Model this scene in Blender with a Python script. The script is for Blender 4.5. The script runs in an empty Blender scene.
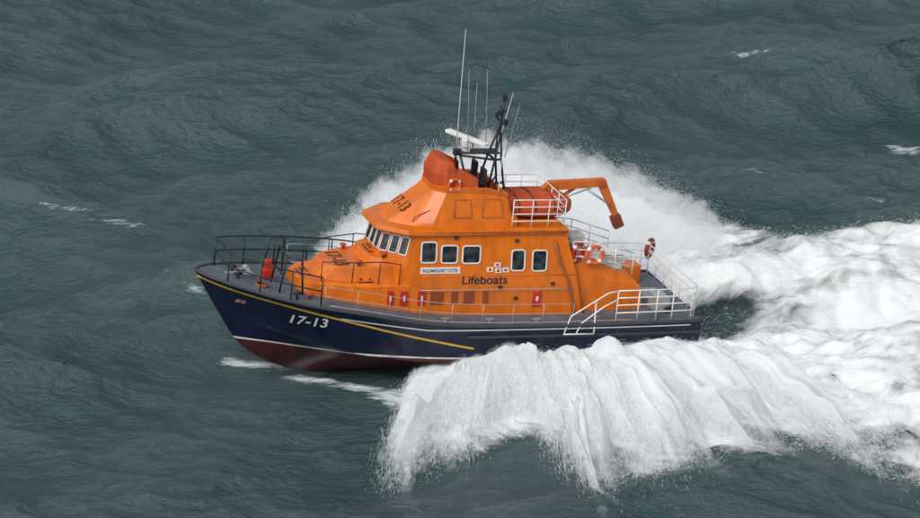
import bpy, bmesh, math
import numpy as np
from mathutils import Vector, Matrix
rng=np.random.default_rng(7)
sc=bpy.context.scene
sc.view_settings.view_transform='Standard'; sc.view_settings.look='None'; sc.view_settings.exposure=0
COL=sc.collection
# ---------------------------------------------------------------- frame of the boat
TH=math.radians(19); PI_=math.radians(6)
Xl=Vector((-math.cos(TH)*math.cos(PI_),-math.sin(TH)*math.cos(PI_),math.sin(PI_)))
Yl=Vector((math.sin(TH),-math.cos(TH),0)); Zl=Xl.cross(Yl)
T=Vector((0,0,3.3)); O=T-8.1*Xl-1.43*Zl
M=Matrix(((Xl.x,Yl.x,Zl.x,O.x),(Xl.y,Yl.y,Zl.y,O.y),(Xl.z,Yl.z,Zl.z,O.z),(0,0,0,1)))
# ---------------------------------------------------------------- materials
def newmat(name):
    m=bpy.data.materials.new(name); m.use_nodes=True
    nt=m.node_tree; return m,nt,nt.nodes['Principled BSDF']
def paint(name,col,rough=0.35,var=0.12,dirt=0.25,scale=2.5,metal=0,bump=0.0,coat=0.0):
    m,nt,b=newmat(name); N=nt.nodes; L=nt.links
    tc=N.new('ShaderNodeTexCoord'); n=N.new('ShaderNodeTexNoise'); n.inputs['Scale'].default_value=scale; n.inputs['Detail'].default_value=8
    n.inputs['Roughness'].default_value=.65
    mp=N.new('ShaderNodeMapping'); mp.inputs['Scale'].default_value=(1,1,.45)
    L.new(tc.outputs['Object'],mp.inputs[0]); L.new(mp.outputs[0],n.inputs[0])
    r=N.new('ShaderNodeValToRGB'); e=r.color_ramp.elements
    e[0].position=.3; e[1].position=.7
    e[0].color=tuple(c*(1-dirt) for c in col)+(1,); e[1].color=tuple(min(1,c*(1+var)) for c in col)+(1,)
    L.new(n.outputs['Fac'],r.inputs[0]); L.new(r.outputs[0],b.inputs['Base Color'])
    mr=N.new('ShaderNodeMapRange'); mr.inputs[3].default_value=max(.05,rough-.1); mr.inputs[4].default_value=rough+.15
    L.new(n.outputs['Fac'],mr.inputs[0]); L.new(mr.outputs[0],b.inputs['Roughness'])
    b.inputs['Metallic'].default_value=metal
    if bump:
        n2=N.new('ShaderNodeTexNoise'); n2.inputs['Scale'].default_value=60; L.new(tc.outputs['Object'],n2.inputs[0])
        bp=N.new('ShaderNodeBump'); bp.inputs['Strength'].default_value=bump; bp.inputs['Distance'].default_value=.01
        L.new(n2.outputs['Fac'],bp.inputs['Height']); L.new(bp.outputs[0],b.inputs['Normal'])
    return m
ORANGE=paint('orange_paint',(.74,.165,.004),.33,.07,.3)
DKORANGE=paint('faded_orange_canvas',(.50,.072,.014),.75,.15,.3,4,bump=.4)
CRANEO=paint('worn_orange_crane_paint',(.66,.155,.010),.5,.1,.35,4)
REDPAINT=paint('red_paint',(.5,.025,.015),.45)
WHITE=paint('white_paint',(.74,.74,.72),.4,.05,.12)
GREYM=paint('grey_metal',(.40,.43,.45),.4,.1,.2,metal=.3)
DULLW=paint('weathered_white',(.45,.45,.45),.5)
BLACK=paint('black_paint',(.014,.016,.02),.45,.3,.3)
DECKM=paint('grey_deck_paint',(.10,.125,.155),.6,.25,.35,1.6,bump=.5)
YELLOW=paint('yellow_line_paint',(.68,.42,.05),.45)
NAVYTXT=paint('navy_lettering',(.012,.014,.05),.5)
BROWNTXT=paint('dark_roof_lettering',(.10,.03,.012),.55)
RUBBER=paint('rubber_fender',(.045,.05,.06),.7)
DARKIN=paint('cockpit_dark',(.03,.03,.035),.7)
BROWN=paint('brown_orange_locker',(.28,.06,.010),.6)
DULL=paint('dull_orange',(.30,.10,.03),.6)
def glassmat():
    m,nt,b=newmat('dark_window_glass')
    N=nt.nodes; L=nt.links; tc=N.new('ShaderNodeTexCoord'); n=N.new('ShaderNodeTexNoise'); n.inputs['Scale'].default_value=3
    L.new(tc.outputs['Object'],n.inputs[0]); r=N.new('ShaderNodeValToRGB')
    r.color_ramp.elements[0].position=.4; r.color_ramp.elements[1].position=.7
    r.color_ramp.elements[0].color=(.012,.016,.02,1); r.color_ramp.elements[1].color=(.06,.072,.078,1)
    L.new(n.outputs[0],r.inputs[0]); L.new(r.outputs[0],b.inputs['Base Color'])
    b.inputs['Roughness'].default_value=.07; b.inputs['IOR'].default_value=1.55
    return m
GLASS=glassmat()
def hullmat():
    m,nt,b=newmat('hull_paint'); N=nt.nodes; L=nt.links
    tc=N.new('ShaderNodeTexCoord'); s=N.new('ShaderNodeSeparateXYZ'); L.new(tc.outputs['Object'],s.inputs[0])
    mr=N.new('ShaderNodeMapRange'); mr.inputs[1].default_value=-2; mr.inputs[2].default_value=0; L.new(s.outputs['Z'],mr.inputs[0])
    r=N.new('ShaderNodeValToRGB'); r.color_ramp.interpolation='CONSTANT'; e=r.color_ramp.elements
    e[0].position=0; e[0].color=(.075,.015,.017,1); e[1].position=.36; e[1].color=(.7,.7,.7,1)
    k=e.new(.395); k.color=(.006,.010,.034,1)
    L.new(mr.outputs[0],r.inputs[0])
    n=N.new('ShaderNodeTexNoise'); n.inputs['Scale'].default_value=1.6; n.inputs['Detail'].default_value=9
    mp=N.new('ShaderNodeMapping'); mp.inputs['Scale'].default_value=(1,1,.25); L.new(tc.outputs['Object'],mp.inputs[0]); L.new(mp.outputs[0],n.inputs[0])
    mx=N.new('ShaderNodeMix'); mx.data_type='RGBA'; mx.blend_type='MULTIPLY'; mx.inputs[0].default_value=1
    r2=N.new('ShaderNodeValToRGB'); r2.color_ramp.elements[0].position=.3; r2.color_ramp.elements[0].color=(.6,.6,.6,1); r2.color_ramp.elements[1].position=.65; r2.color_ramp.elements[1].color=(1.3,1.3,1.3,1)
    L.new(n.outputs[0],r2.inputs[0]); L.new(r.outputs[0],mx.inputs[6]); L.new(r2.outputs[0],mx.inputs[7]); L.new(mx.outputs[2],b.inputs['Base Color'])
    b.inputs['Roughness'].default_value=.22
    return m
HULLM=hullmat()
# ---------------------------------------------------------------- mesh helpers
boat=bpy.data.objects.new('lifeboat',None); COL.objects.link(boat); boat.matrix_world=M
boat['label']='orange and navy rescue lifeboat leaping through rough sea spray'; boat['category']='boat'
def link(name,me,mat,parent=boat,smooth=False,bevel=0,label=None):
    o=bpy.data.objects.new(name,me); COL.objects.link(o)
    if mat: me.materials.append(mat)
    if parent is not None: o.parent=parent
    else: o.matrix_world=M
    if smooth: me.polygons.foreach_set('use_smooth',[True]*len(me.polygons))
    if bevel:
        bv=o.modifiers.new('bevel','BEVEL'); bv.width=bevel; bv.segments=2; bv.limit_method='ANGLE'; bv.angle_limit=math.radians(20)
        me.polygons.foreach_set('use_smooth',[True]*len(me.polygons))
        w=o.modifiers.new('wn','WEIGHTED_NORMAL'); w.keep_sharp=False
    if label: o['label']=label
    return o
def py(name,v,f,mat,**k):
    me=bpy.data.meshes.new(name); me.from_pydata([tuple(map(float,a)) for a in v],[],f); me.validate()
    bm=bmesh.new(); bm.from_mesh(me); bmesh.ops.remove_doubles(bm,verts=bm.verts,dist=1e-5); bmesh.ops.recalc_face_normals(bm,faces=bm.faces); bm.to_mesh(me); bm.free()
    return link(name,me,mat,**k)
def loft_sym(name,rings,mat,bottom=False,**k):
    v=[];f=[];n=len(rings[0])
    for r in rings:
        for p in r: v.append((p[0],p[1],p[2]))
        for p in reversed(r): v.append((p[0],-p[1],p[2]))
    m=2*n
    for i in range(len(rings)-1):
        for j in range(m):
            a=i*m+j;b=i*m+(j+1)%m; f.append((a,b,b+m,a+m))
    def cap(i):
        for j in range(n-1): f.append((i*m+j,i*m+j+1,i*m+m-2-j,i*m+m-1-j))
    cap(len(rings)-1)
    if bottom: cap(0)
    return py(name,v,f,mat,**k)
def zr(z,pts): return [(a,b,z) for a,b in pts]
def boxes(name,bl,mat,**k):
    v=[];f=[]
    for b in bl:
        cx,cy,cz,sx,sy,sz=b[:6]; ry=b[6] if len(b)>6 else 0; rz=b[7] if len(b)>7 else 0
        R=Matrix.Rotation(rz,3,'Z')@Matrix.Rotation(ry,3,'Y'); s=len(v)
        for dx in(-.5,.5):
            for dy in(-.5,.5):
                for dz in(-.5,.5):
                    p=R@Vector((dx*sx,dy*sy,dz*sz)); v.append((cx+p.x,cy+p.y,cz+p.z))
        f+= [tuple(s+i for i in q) for q in((0,1,3,2),(4,6,7,5),(0,4,5,1),(2,3,7,6),(0,2,6,4),(1,5,7,3))]
    return py(name,v,f,mat,**k)
def tubes(name,lines,r,mat,seg=8,**k):
    v=[];f=[]
    for ln in lines:
        pts=[Vector(p[:3]) for p in ln]; n=len(pts)
        prevU=None; s=len(v)
        for i,p in enumerate(pts):
            d=(pts[min(i+1,n-1)]-pts[max(i-1,0)]).normalized()
            u=d.cross(Vector((0,0,1)))
            if u.length<.05: u=d.cross(Vector((1,0,0)))
            u.normalize(); w=d.cross(u)
            if prevU is not None and u.dot(prevU)<0: u=-u; w=-w
            prevU=u
            ra=ln[i][3] if len(ln[i])>3 else r
            for a in range(seg):
                t=2*math.pi*a/seg; q=p+u*math.cos(t)*ra+w*math.sin(t)*ra; v.append(tuple(q))
        for i in range(n-1):
            for a in range(seg):
                b=(a+1)%seg; f.append((s+i*seg+a,s+i*seg+b,s+(i+1)*seg+b,s+(i+1)*seg+a))
        f.append(tuple(s+a for a in range(seg))); f.append(tuple(s+(n-1)*seg+a for a in range(seg)))
    me=bpy.data.meshes.new(name); me.from_pydata(v,[],f)
    bm=bmesh.new(); bm.from_mesh(me); bmesh.ops.recalc_face_normals(bm,faces=bm.faces); bm.to_mesh(me); bm.free()
    return link(name,me,mat,smooth=True,**k)
def torus(R,r,c,axU,axV,n=32,m=10):
    U=Vector(axU).normalized();V=Vector(axV).normalized();W=U.cross(V);v=[];f=[]
    for i in range(n):
        a=2*math.pi*i/n; d=U*math.cos(a)+V*math.sin(a)
        for j in range(m):
            b=2*math.pi*j/m; v.append(tuple(Vector(c)+d*(R+r*math.cos(b))+W*r*math.sin(b)))
            f.append((i*m+j,((i+1)%n)*m+j,((i+1)%n)*m+(j+1)%m,i*m+(j+1)%m))
    return v,f
# ---------------------------------------------------------------- hull
XS=[0,2,6,10,12,13.5,15,16,16.6,17.1,17.4,17.5]
YG=[2.6,2.7,2.78,2.74,2.58,2.36,1.88,1.38,1.0,.6,.26,.02]
ZG_X=[0,8,9,10,12,14.5,16.5,17.5]; ZG_Z=[0,0,.03,.1,.38,.69,1.02,1.2]
ZK_X=[0,8,12,14,15,15.5,16,16.5,17,17.5]; ZK_Z=[-2.4,-2.6,-2.62,-2.38,-1.98,-1.68,-1.2,-.45,.32,1.15]
YC=[2.45,2.5,2.5,2.35,1.95,1.5,.85,.42,.2,.08,.03,.01]; ZC=[-1.5,-1.5,-1.5,-1.4,-1.25,-1.0,-.65,-.35,0,.5,.95,1.16]
def smooth_interp(x,xs,ys):
    xs=np.array(xs,float);ys=np.array(ys,float)
    i=int(np.clip(np.searchsorted(xs,x)-1,0,len(xs)-2))
    d=np.gradient(ys,xs); h=xs[i+1]-xs[i]; t=np.clip((x-xs[i])/h,0,1)
    return float((2*t**3-3*t**2+1)*ys[i]+(t**3-2*t**2+t)*h*d[i]+(-2*t**3+3*t**2)*ys[i+1]+(t**3-t**2)*h*d[i+1])
def yg(X): return max(.02,smooth_interp(X,XS,YG))
def zg(X): return smooth_interp(X,ZG_X,ZG_Z)
def section(X,nb=8,nt=14):
    a=yg(X);zt=zg(X);zk=min(smooth_interp(X,ZK_X,ZK_Z),zt-.02);yc=min(max(.01,smooth_interp(X,XS,YC)),a);zc=min(max(smooth_interp(X,XS,ZC),zk+.01),zt-.01)
    pts=[]
    for i in range(nb): 
        t=i/nb; pts.append((yc*t**.96,zk+(zc-zk)*t))
    fl=np.interp(X,[9,13,15.5],[.55,1.0,1.35])
    for i in range(nt+1):
        t=i/nt; pts.append((yc+(a-yc)*t**fl+ (0.05 if i==0 and X<15.5 else 0),zc+(zt-zc)*t))
    return pts
def hull_y(X,z):
    p=section(X); zs=[q[1] for q in p]; ys=[q[0] for q in p]
    return float(np.interp(z,zs,ys))
st=list(np.concatenate([np.linspace(0,12,25),np.linspace(12.3,16.4,16),np.linspace(16.55,17.5,10)]))
v=[];f=[];n=None
for X in st:
    s=section(X); row=[(X,y,z) for y,z in reversed(s)]+[(X,-y,z) for y,z in s[1:]]
    n=len(row); v+=row
for i in range(len(st)-1):
    for j in range(n-1): f.append((i*n+j,i*n+j+1,(i+1)*n+j+1,(i+1)*n+j))
f.append(tuple(range(n)))
h=py('hull',v,f,HULLM,smooth=True)
e=h.modifiers.new('es','EDGE_SPLIT'); e.split_angle=math.radians(30)
v=[];f=[];NC=9
for X in st:
    a=max(.01,yg(X)-.03)
    for j in range(NC):
        t=-1+2*j/(NC-1); v.append((X,a*t,zg(X)-.03+.07*(1-t*t)*min(1,a)))
for i in range(len(st)-1):
    for j in range(NC-1): f.append((i*NC+j,i*NC+j+1,(i+1)*NC+j+1,(i+1)*NC+j))
py('deck',v,f,DECKM,smooth=True)
def along(x0,x1,off,dz,side=1,n=30): return [(X,side*(yg(X)+off),zg(X)+dz) for X in np.linspace(x0,x1,n)]
tubes('gunwale_fender',[along(0,17.49,0,-.02,1,60)+list(reversed(along(0,17.49,0,-.02,-1,60))),[(0,2.6,-.02),(0,-2.6,-.02)]],.06,RUBBER)
for sd in(1,-1): tubes('toe_rail',[along(2.5,13.4,-.12,.07,sd,40)],.018,GREYM,seg=6)
SZX=[8.3,11,13.4,15,16.5,17.45]; SZZ=[-.86,-.32,.2,.5,.76,.98]
def ribbon(name,x0,x1,zf,hh,th,mat,n=70,sides=(1,-1)):
    for sd in sides:
        v=[];f=[];s=0
        for X in np.linspace(x0,x1,n):
            z=zf(X)
            for dz,dy in((-hh/2,-.02),(-hh/2,th),(hh/2,th),(hh/2,-.02)):
                v.append((X,sd*(hull_y(X,z+dz)+dy),z+dz))
        for i in range(n-1):
            for j in range(4): f.append((s+i*4+j,s+i*4+(j+1)%4,s+(i+1)*4+(j+1)%4,s+(i+1)*4+j))
        f.append((s,s+1,s+2,s+3)); f.append(tuple(s+(n-1)*4+j for j in range(4)))
        py(name,v,f,mat)
ribbon('yellow_stripe',8.3,17.42,lambda X:smooth_interp(X,SZX,SZZ),.07,.02,YELLOW)
ribbon('rubbing_strake',0.05,8.6,lambda X:-.42,.09,.05,RUBBER)
ribbon('rubbing_strake',8.7,13.0,lambda X:-.17+max(0,X-10)*.11,.035,.012,WHITE)
ribbon('white_stripe',.4,8.7,lambda X:-.17,.035,.012,WHITE)
# ---------------------------------------------------------------- superstructure
SZ=[0,1.4,1.95,2.85]; SY=[1.75,1.70,1.632,1.5]
def side_y(z): return float(np.interp(z,SZ,SY))
loft_sym('wheelhouse',[
 zr(-.02,[(11.4,.7),(10.7,1.6),(10.2,1.75),(7,1.75),(4.1,1.75)]),
 zr(1.4,[(11.45,.72),(10.65,1.55),(10.2,1.70),(7,1.70),(4.45,1.70)]),
 zr(1.95,[(11.4,.72),(10.6,1.5),(10.2,1.632),(7,1.632),(4.62,1.632)]),
 zr(2.81,[(11.2,.68),(10.42,1.40),(10.15,1.5),(7,1.5),(4.9,1.5)]),
 zr(2.83,[(11.56,.8),(10.64,1.58),(10.2,1.64),(7,1.58),(4.84,1.58)]),
 zr(2.98,[(11.5,.78),(10.6,1.56),(10.2,1.62),(7,1.57),(4.84,1.57)]),
 [(11.3,.68,3.02),(10.5,1.42,3.02),(10.15,1.48,3.02),(7,1.47,3.02),(4.95,1.47,3.02)]],ORANGE,bevel=.012)
loft_sym('forward_trunk',[
 [(14.15,.62,.3),(13.75,1.12,.3),(12.5,1.5,.2),(11.2,1.66,.1),(10.4,1.72,.1)],
 [(14.05,.6,.98),(13.66,1.08,1.0),(12.5,1.44,1.0),(11.2,1.6,1.02),(10.4,1.67,1.05)],
 [(13.95,.56,1.04),(13.6,1.0,1.06),(12.45,1.36,1.08),(11.2,1.5,1.1),(10.4,1.58,1.12)]],ORANGE,bevel=.015)
loft_sym('raised_cabin_top',[
 [(13.55,.52,1.02),(13.25,.86,1.02),(12.4,1.16,1.02),(11.2,1.36,1.02),(10.9,1.36,1.02)],
 [(13.1,.46,1.5),(12.9,.76,1.5),(12.3,1.02,1.53),(11.2,1.24,1.62),(10.9,1.24,1.64)]],ORANGE,bevel=.015)
loft_sym('cabin_front_step',[
 [(11.9,.6,1.5),(11.75,.95,1.5),(11.3,1.15,1.5),(10.9,1.2,1.5)],
 [(11.7,.55,1.86),(11.6,.85,1.86),(11.3,1.05,1.86),(10.9,1.1,1.86)]],ORANGE,bevel=.015)
loft_sym('upper_steering_position',[
 zr(2.98,[(11.15,.55),(10.3,1.15),(9.7,1.34),(7.6,1.36),(6.75,1.3)]),
 [(11.0,.53,3.08),(10.2,1.1,3.14),(9.65,1.28,3.2),(7.6,1.3,3.2),(6.8,1.24,3.2)],
 [(9.6,.5,4.12),(9.5,.7,4.12),(9.2,.98,4.12),(7.7,1.06,4.1),(7.0,1.02,3.95)],
 [(9.6,.5,4.3),(9.5,.72,4.32),(9.22,1.04,4.34),(7.7,1.12,4.32),(7.0,1.08,4.1)],
 [(9.5,.45,4.3),(9.4,.62,4.32),(9.12,.94,4.34),(7.7,1.01,4.32),(7.08,.98,4.1)],
 [(9.45,.43,3.5),(9.35,.6,3.5),(9.05,.85,3.5),(7.7,.9,3.5),(7.15,.88,3.5)]],ORANGE,bevel=.012)
for y in(.45,-.45): boxes('helm_seat',[(7.95,y,3.95,.45,.45,.9),(7.75,y,4.55,.12,.45,.6)],BLACK,bevel=.04)
loft_sym('helm_console',[
 zr(4.2,[(9.58,.42),(9.46,.68),(9.15,.9),(8.75,.9)]),
 [(9.62,.42,4.72),(9.5,.68,4.72),(9.2,.88,4.7),(8.85,.88,4.66)],
 [(9.42,.38,5.18),(9.34,.56,5.18),(9.15,.7,5.14),(8.95,.72,5.1)]],DKORANGE,bevel=.03)
loft_sym('console_shelf',[
 zr(4.2,[(8.8,.9),(8.35,.94)]),[(8.8,.86,4.62),(8.35,.9,4.5)]],ORANGE,bevel=.02)
for sd in(1,-1):
    py('side_screen',[(8.9,sd*.92,4.3),(8.1,sd*1.0,4.3),(8.15,sd*.96,4.66),(8.85,sd*.88,5.0),(8.9,sd*.95,4.3),(8.1,sd*1.03,4.3),(8.15,sd*.99,4.66),(8.85,sd*.91,5.0)],[(0,1,2,3),(7,6,5,4),(0,1,5,4),(1,2,6,5),(2,3,7,6),(3,0,4,7)],DKORANGE)
loft_sym('engine_casing',[
 zr(-.02,[(4.7,1.45),(3.5,1.45),(1.75,1.38)]),
 [(4.7,1.4,1.2),(3.5,1.4,1.15),(1.85,1.32,.8)],
 [(4.7,1.25,1.75),(3.5,1.22,1.62),(2.3,1.1,1.2)]],ORANGE,bevel=.015)
boxes('louvred_vent',[(2.95,.75,1.62+.07*i,.95-.02*i,.75,.035) for i in range(5)]+[(2.95,.75,1.6,.8,.6,.5)],WHITE,bevel=.006)
boxes('deck_locker',[(1.2,1.5,.3,.5,.8,.55)],GREYM,bevel=.02); boxes('deck_locker',[(1.1,-1.6,.35,.6,.7,.6)],ORANGE,bevel=.02)
boxes('deck_hatch',[(.95,0,.08,.8,.9,.1)],GREYM,bevel=.02)
boxes('life_raft_canister',[(3.9,-.55,1.95,.9,.55,.5)],WHITE,bevel=.12)
boxes('deck_winch',[(4.3,.55,1.9,.3,.45,.35)],BLACK,bevel=.06)
boxes('roof_locker',[(6.85,1.0,3.15,.4,.6,.35)],ORANGE,bevel=.02)
for sd in(1,-1):
    tubes('handrail',[[(x,sd*(side_y(.95)+.1),.95) for x in np.linspace(10.1,4.6,8)]]+[[(x,sd*(side_y(.95)-.02),.95),(x,sd*(side_y(.95)+.1),.95)] for x in np.linspace(10.1,4.6,7)],.016,GREYM,seg=6)
    tubes('exhaust_pipe',[[(5.35,sd*(side_y(2.6)+.05),2.6),(5.1,sd*(side_y(1.9)+.06),1.9),(4.75,sd*(side_y(1.2)+.06),1.2),(4.5,sd*1.82,.3),(4.45,sd*1.82,.05)]],.045,DULL,seg=8)
    tubes('side_moulding',[[(x,sd*(side_y(1.4)+.0),1.4) for x in np.linspace(10.15,4.5,4)]],.018,ORANGE,seg=6)
    tubes('roof_gutter',[[(x,sd*1.61,2.92) for x in (10.2,8.5,6.5,4.9)]],.02,DULL,seg=6)
    tubes('screen_ladder',[[(4.3,sd*1.1,1.6),(4.75,sd*1.1,3.0)],[(4.3,sd*.75,1.6),(4.75,sd*.75,3.0)]]+[[(4.3+.45*t,sd*1.1,1.6+1.4*t),(4.3+.45*t,sd*.75,1.6+1.4*t)] for t in(.2,.4,.6,.8)],.02,GREYM,seg=6)
    for x in(6.0,7.7,9.3): boxes('deck_cleat',[(x,sd*2.35,zg(x)+.08,.3,.06,.06),(x,sd*2.35,zg(x)+.02,.1,.06,.1)],GREYM,bevel=.01)
# ------------- windows
def rrect(s0,s1,t0,t1,rs,rt,k=5):
    out=[]
    for cx,cy,a0 in((s1-rs,t1-rt,0),(s0+rs,t1-rt,90),(s0+rs,t0+rt,180),(s1-rs,t0+rt,270)):
        for i in range(k+1):
            a=math.radians(a0+90*i/k); out.append((cx+rs*math.cos(a),cy+rt*math.sin(a)))
    return out
def window(bl,br,tr,tl,rad=.09,fw=.045,framemat=WHITE,name='window'):
    bl,br,tr,tl=map(Vector,(bl,br,tr,tl))
    W=(br-bl).length;H=(tl-bl).length
    nrm=(br-bl).cross(tl-bl).normalized()
    if nrm.dot((bl+tr)/2-Vector((7.5,0,1.5)))<0: nrm=-nrm
    P=lambda s,t,o:(bl*(1-s)*(1-t)+br*s*(1-t)+tr*s*t+tl*(1-s)*t)+nrm*o
    outer=rrect(0,1,0,1,rad/W,rad/H); inner=rrect(fw/W,1-fw/W,fw/H,1-fw/H,max(.01,rad-fw)/W,max(.01,rad-fw)/H)
    n=len(outer);v=[P(s,t,-.01) for s,t in outer]+[P(s,t,.03) for s,t in outer]+[P(s,t,.03) for s,t in inner]+[P(s,t,-.01) for s,t in inner]
    f=[]
    for r in range(3):
        for j in range(n): f.append((r*n+j,r*n+(j+1)%n,(r+1)*n+(j+1)%n,(r+1)*n+j))
    fo=py(name,v,f,framemat)
    v=[P(s,t,.008) for s,t in inner]; py('window_pane',v,[tuple(range(n))],GLASS,parent=fo)
    return fo
for sd in(1,-1):
    for x0,x1,z0,z1 in((10.14,9.56,1.86,2.6),(9.42,8.8,1.84,2.48),(8.66,7.98,1.82,2.46),(6.88,6.36,1.55,2.3),(6.12,5.56,1.53,2.28)):
        window((x0,sd*side_y(z0),z0),(x1,sd*side_y(z0),z0),(x1,sd*side_y(z1),z1),(x0,sd*side_y(z1),z1),rad=.12)
def lerp(a,b,t): return tuple(a[i]*(1-t)+b[i]*t for i in range(3))
A0,B0,A1,B1=(11.4,.72,1.95),(10.6,1.5,1.95),(11.2,.68,2.81),(10.42,1.4,2.81)
def quadwin(b0,b1,t0,t1,s0,s1):
    p=lambda s,t:lerp(lerp(b0,b1,s),lerp(t0,t1,s),t)
    window(p(s0,.14),p(s1,.14),p(s1,.86),p(s0,.86),rad=.06,fw=.032,framemat=WHITE)
for sd in(1,-1):
    m=lambda p:(p[0],p[1]*sd,p[2])
    for i in range(3): quadwin(m(A0),m(B0),m(A1),m(B1),.02+i*.33,.31+i*.33)
C0,C1=(11.4,-.72,1.95),(11.2,-.68,2.81)
for i in range(3): quadwin(C0,A0,C1,A1,.02+i*.33,.31+i*.33)
for y in(-.5,0,.5): tubes('wiper',[[(11.42,y,2.02),(11.34,y+.1,2.5)]],.012,BLACK,seg=5)
def sidebox(name,x0,x1,z0,z1,mat,th=.03,sd=1,inn=.01,**k):
    v=[]
    for o in(-inn,th):
        for x,z in((x0,z0),(x1,z0),(x1,z1),(x0,z1)): v.append((x,sd*(side_y(z)+o),z))
    return py(name,v,[(0,1,2,3),(4,5,6,7),(0,1,5,4),(1,2,6,5),(2,3,7,6),(3,0,4,7)],mat,**k)
for sd in(1,-1):
    for xc,w,th,inn in((11.1,.2,-.01,.2),(10.62,.26,.02,.12),(10.0,.28,.05,.01)):
        b=sidebox('equipment_locker',xc+w/2,xc-w/2,.42,.88,REDPAINT,th,sd,inn,bevel=.012)
        sidebox('locker_emblem',xc+.03,xc-.03,.55,.74,WHITE,th+.006,sd,.0 if th>0 else .02,parent=b)
    for xc,w in((9.45,.48),(8.82,.24),(8.3,.38),(7.7,.2)):
        sidebox('locker_door',xc+w/2,xc-w/2,.42,.86,BROWN,.03,sd,bevel=.012)
    b=sidebox('equipment_locker',5.98,5.68,.3,.82,REDPAINT,.05,sd,bevel=.012); sidebox('locker_emblem',5.87,5.79,.5,.66,WHITE,.056,sd,parent=b)
    for i,(xc,zc) in enumerate(((7.62,1.62),(7.32,1.58),(7.36,1.78),(7.05,1.6))):
        b=sidebox('warning_sign',xc+.11,xc-.11,zc-.08,zc+.08,WHITE,.014,sd)
        sidebox('sign_symbol',xc+.05,xc-.05,zc-.045,zc+.045,REDPAINT,.018,sd,parent=b)
    for xc,zc in((8.9,2.72),(6.7,2.6),(5.3,1.1),(6.6,.6),(7.2,1.0)):
        sidebox('side_fitting',xc+.07,xc-.07,zc-.05,zc+.05,DARKIN,.05,sd,bevel=.01)
    for x0,x1 in((9.0,8.3),(8.0,7.2)):
        q=lambda x,t:(x,sd*(1.29-.235*t+.012),3.25+.8*t)
        tubes('panel_seam',[[q(x0-.05,.12),q(x0-.1,.85),q(x1+.05,.85),q(x1,.12),q(x0-.05,.12)]],.012,DULL,seg=5)
# ------------- lettering
def textmesh(name,s,size,bold=0,shear=0):
    c=bpy.data.curves.new(name,'FONT'); c.body=s; c.size=size; c.offset=bold; c.shear=shear
    o=bpy.data.objects.new(name,c); COL.objects.link(o)
    dg=bpy.context.evaluated_depsgraph_get(); me=bpy.data.meshes.new_from_object(o.evaluated_get(dg))
    bpy.data.objects.remove(o); return me
def text(name,s,size,X0,Z0,surf,mat,sd=1,off=.014,parent=boat,shear=0,bold=0.0,wmax=None):
    me=textmesh(name,s,size,bold,shear)
    bm=bmesh.new(); bm.from_mesh(me); bmesh.ops.triangulate(bm,faces=bm.faces)
    bmesh.ops.subdivide_edges(bm,edges=[e for e in bm.edges if e.calc_length()>.08],cuts=2)
    w=max(v.co.x for v in bm.verts); k=(wmax/w) if wmax else 1
    for v in bm.verts:
        x,y=v.co.x*k,v.co.y
        X=X0-x if sd>0 else X0-(w*k)+x
        Z=Z0+y; v.co=(X,sd*(surf(X,Z)+off),Z)
    bm.to_mesh(me); bm.free()
    return link(name,me,mat,parent=parent)
def textplane(name,s,size,org,ux,uy,mat,wmax,bold=.01):
    me=textmesh(name,s,size,bold); w=max(v.co.x for v in me.vertices); k=wmax/w
    ux=Vector(ux).normalized(); uy=Vector(uy).normalized(); org=Vector(org)
    for v in me.vertices: v.co=org+ux*((v.co.x-w/2)*k)+uy*v.co.y
    return link(name,me,mat)
sy=lambda X,Z:side_y(Z)
for sd in(1,-1):
    text('hull_number_lettering','17-13',.52,14.58,-.26,hull_y,WHITE,sd,bold=.008,wmax=1.22,off=.02)
    text('side_lettering','Lifeboats',.44,8.62,1.12,sy,NAVYTXT,sd,bold=.006,wmax=1.66)
    nb=sidebox('name_board',10.12,8.7,1.5,1.72,WHITE,.014,sd)
    text('name_lettering','RNLB MARGARET FOSTER',.17,10.05,1.55,sy,NAVYTXT,sd,off=.02,parent=nb,wmax=1.28,bold=.002)
    def patch(name,x0,x1,z0,z1,mat,off,parent=boat):
        v=[];n=4
        for i in range(n+1):
            X=x0+(x1-x0)*i/n
            for z in(z0,z1): v.append((X,sd*(hull_y(X,z)+off),z))
        return py(name,v,[(2*i,2*i+1,2*i+3,2*i+2) for i in range(n)],mat,parent=parent)
    p=patch('flag_emblem',16.2,15.92,.21,.39,DULLW,.014)
    patch('flag_cross',16.2,15.92,.28,.32,REDPAINT,.02,p); patch('flag_cross',16.085,16.035,.21,.39,REDPAINT,.024,p)
    patch('flag_border',16.2,15.92,.37,.39,NAVYTXT,.02,p); patch('flag_border',16.2,15.92,.21,.23,NAVYTXT,.02,p)
# boat number painted on the sloping wheelhouse roof and on the raised cabin top
U_=Vector((-1.4,0,1.04)).normalized(); N_=Vector((1.04,0,1.4)).normalized()
c=Vector((10.62,0,3.08+(11.0-10.62)/1.4*1.04))+N_*.012
textplane('roof_number_lettering','17-13',.62,c,(0,1,0),U_,BROWNTXT,1.25,.012)
textplane('deck_number_lettering','17-13',.66,(12.78,0,1.528),(0,1,0),(-1,0,.062),BROWNTXT,1.5,.014)
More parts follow.
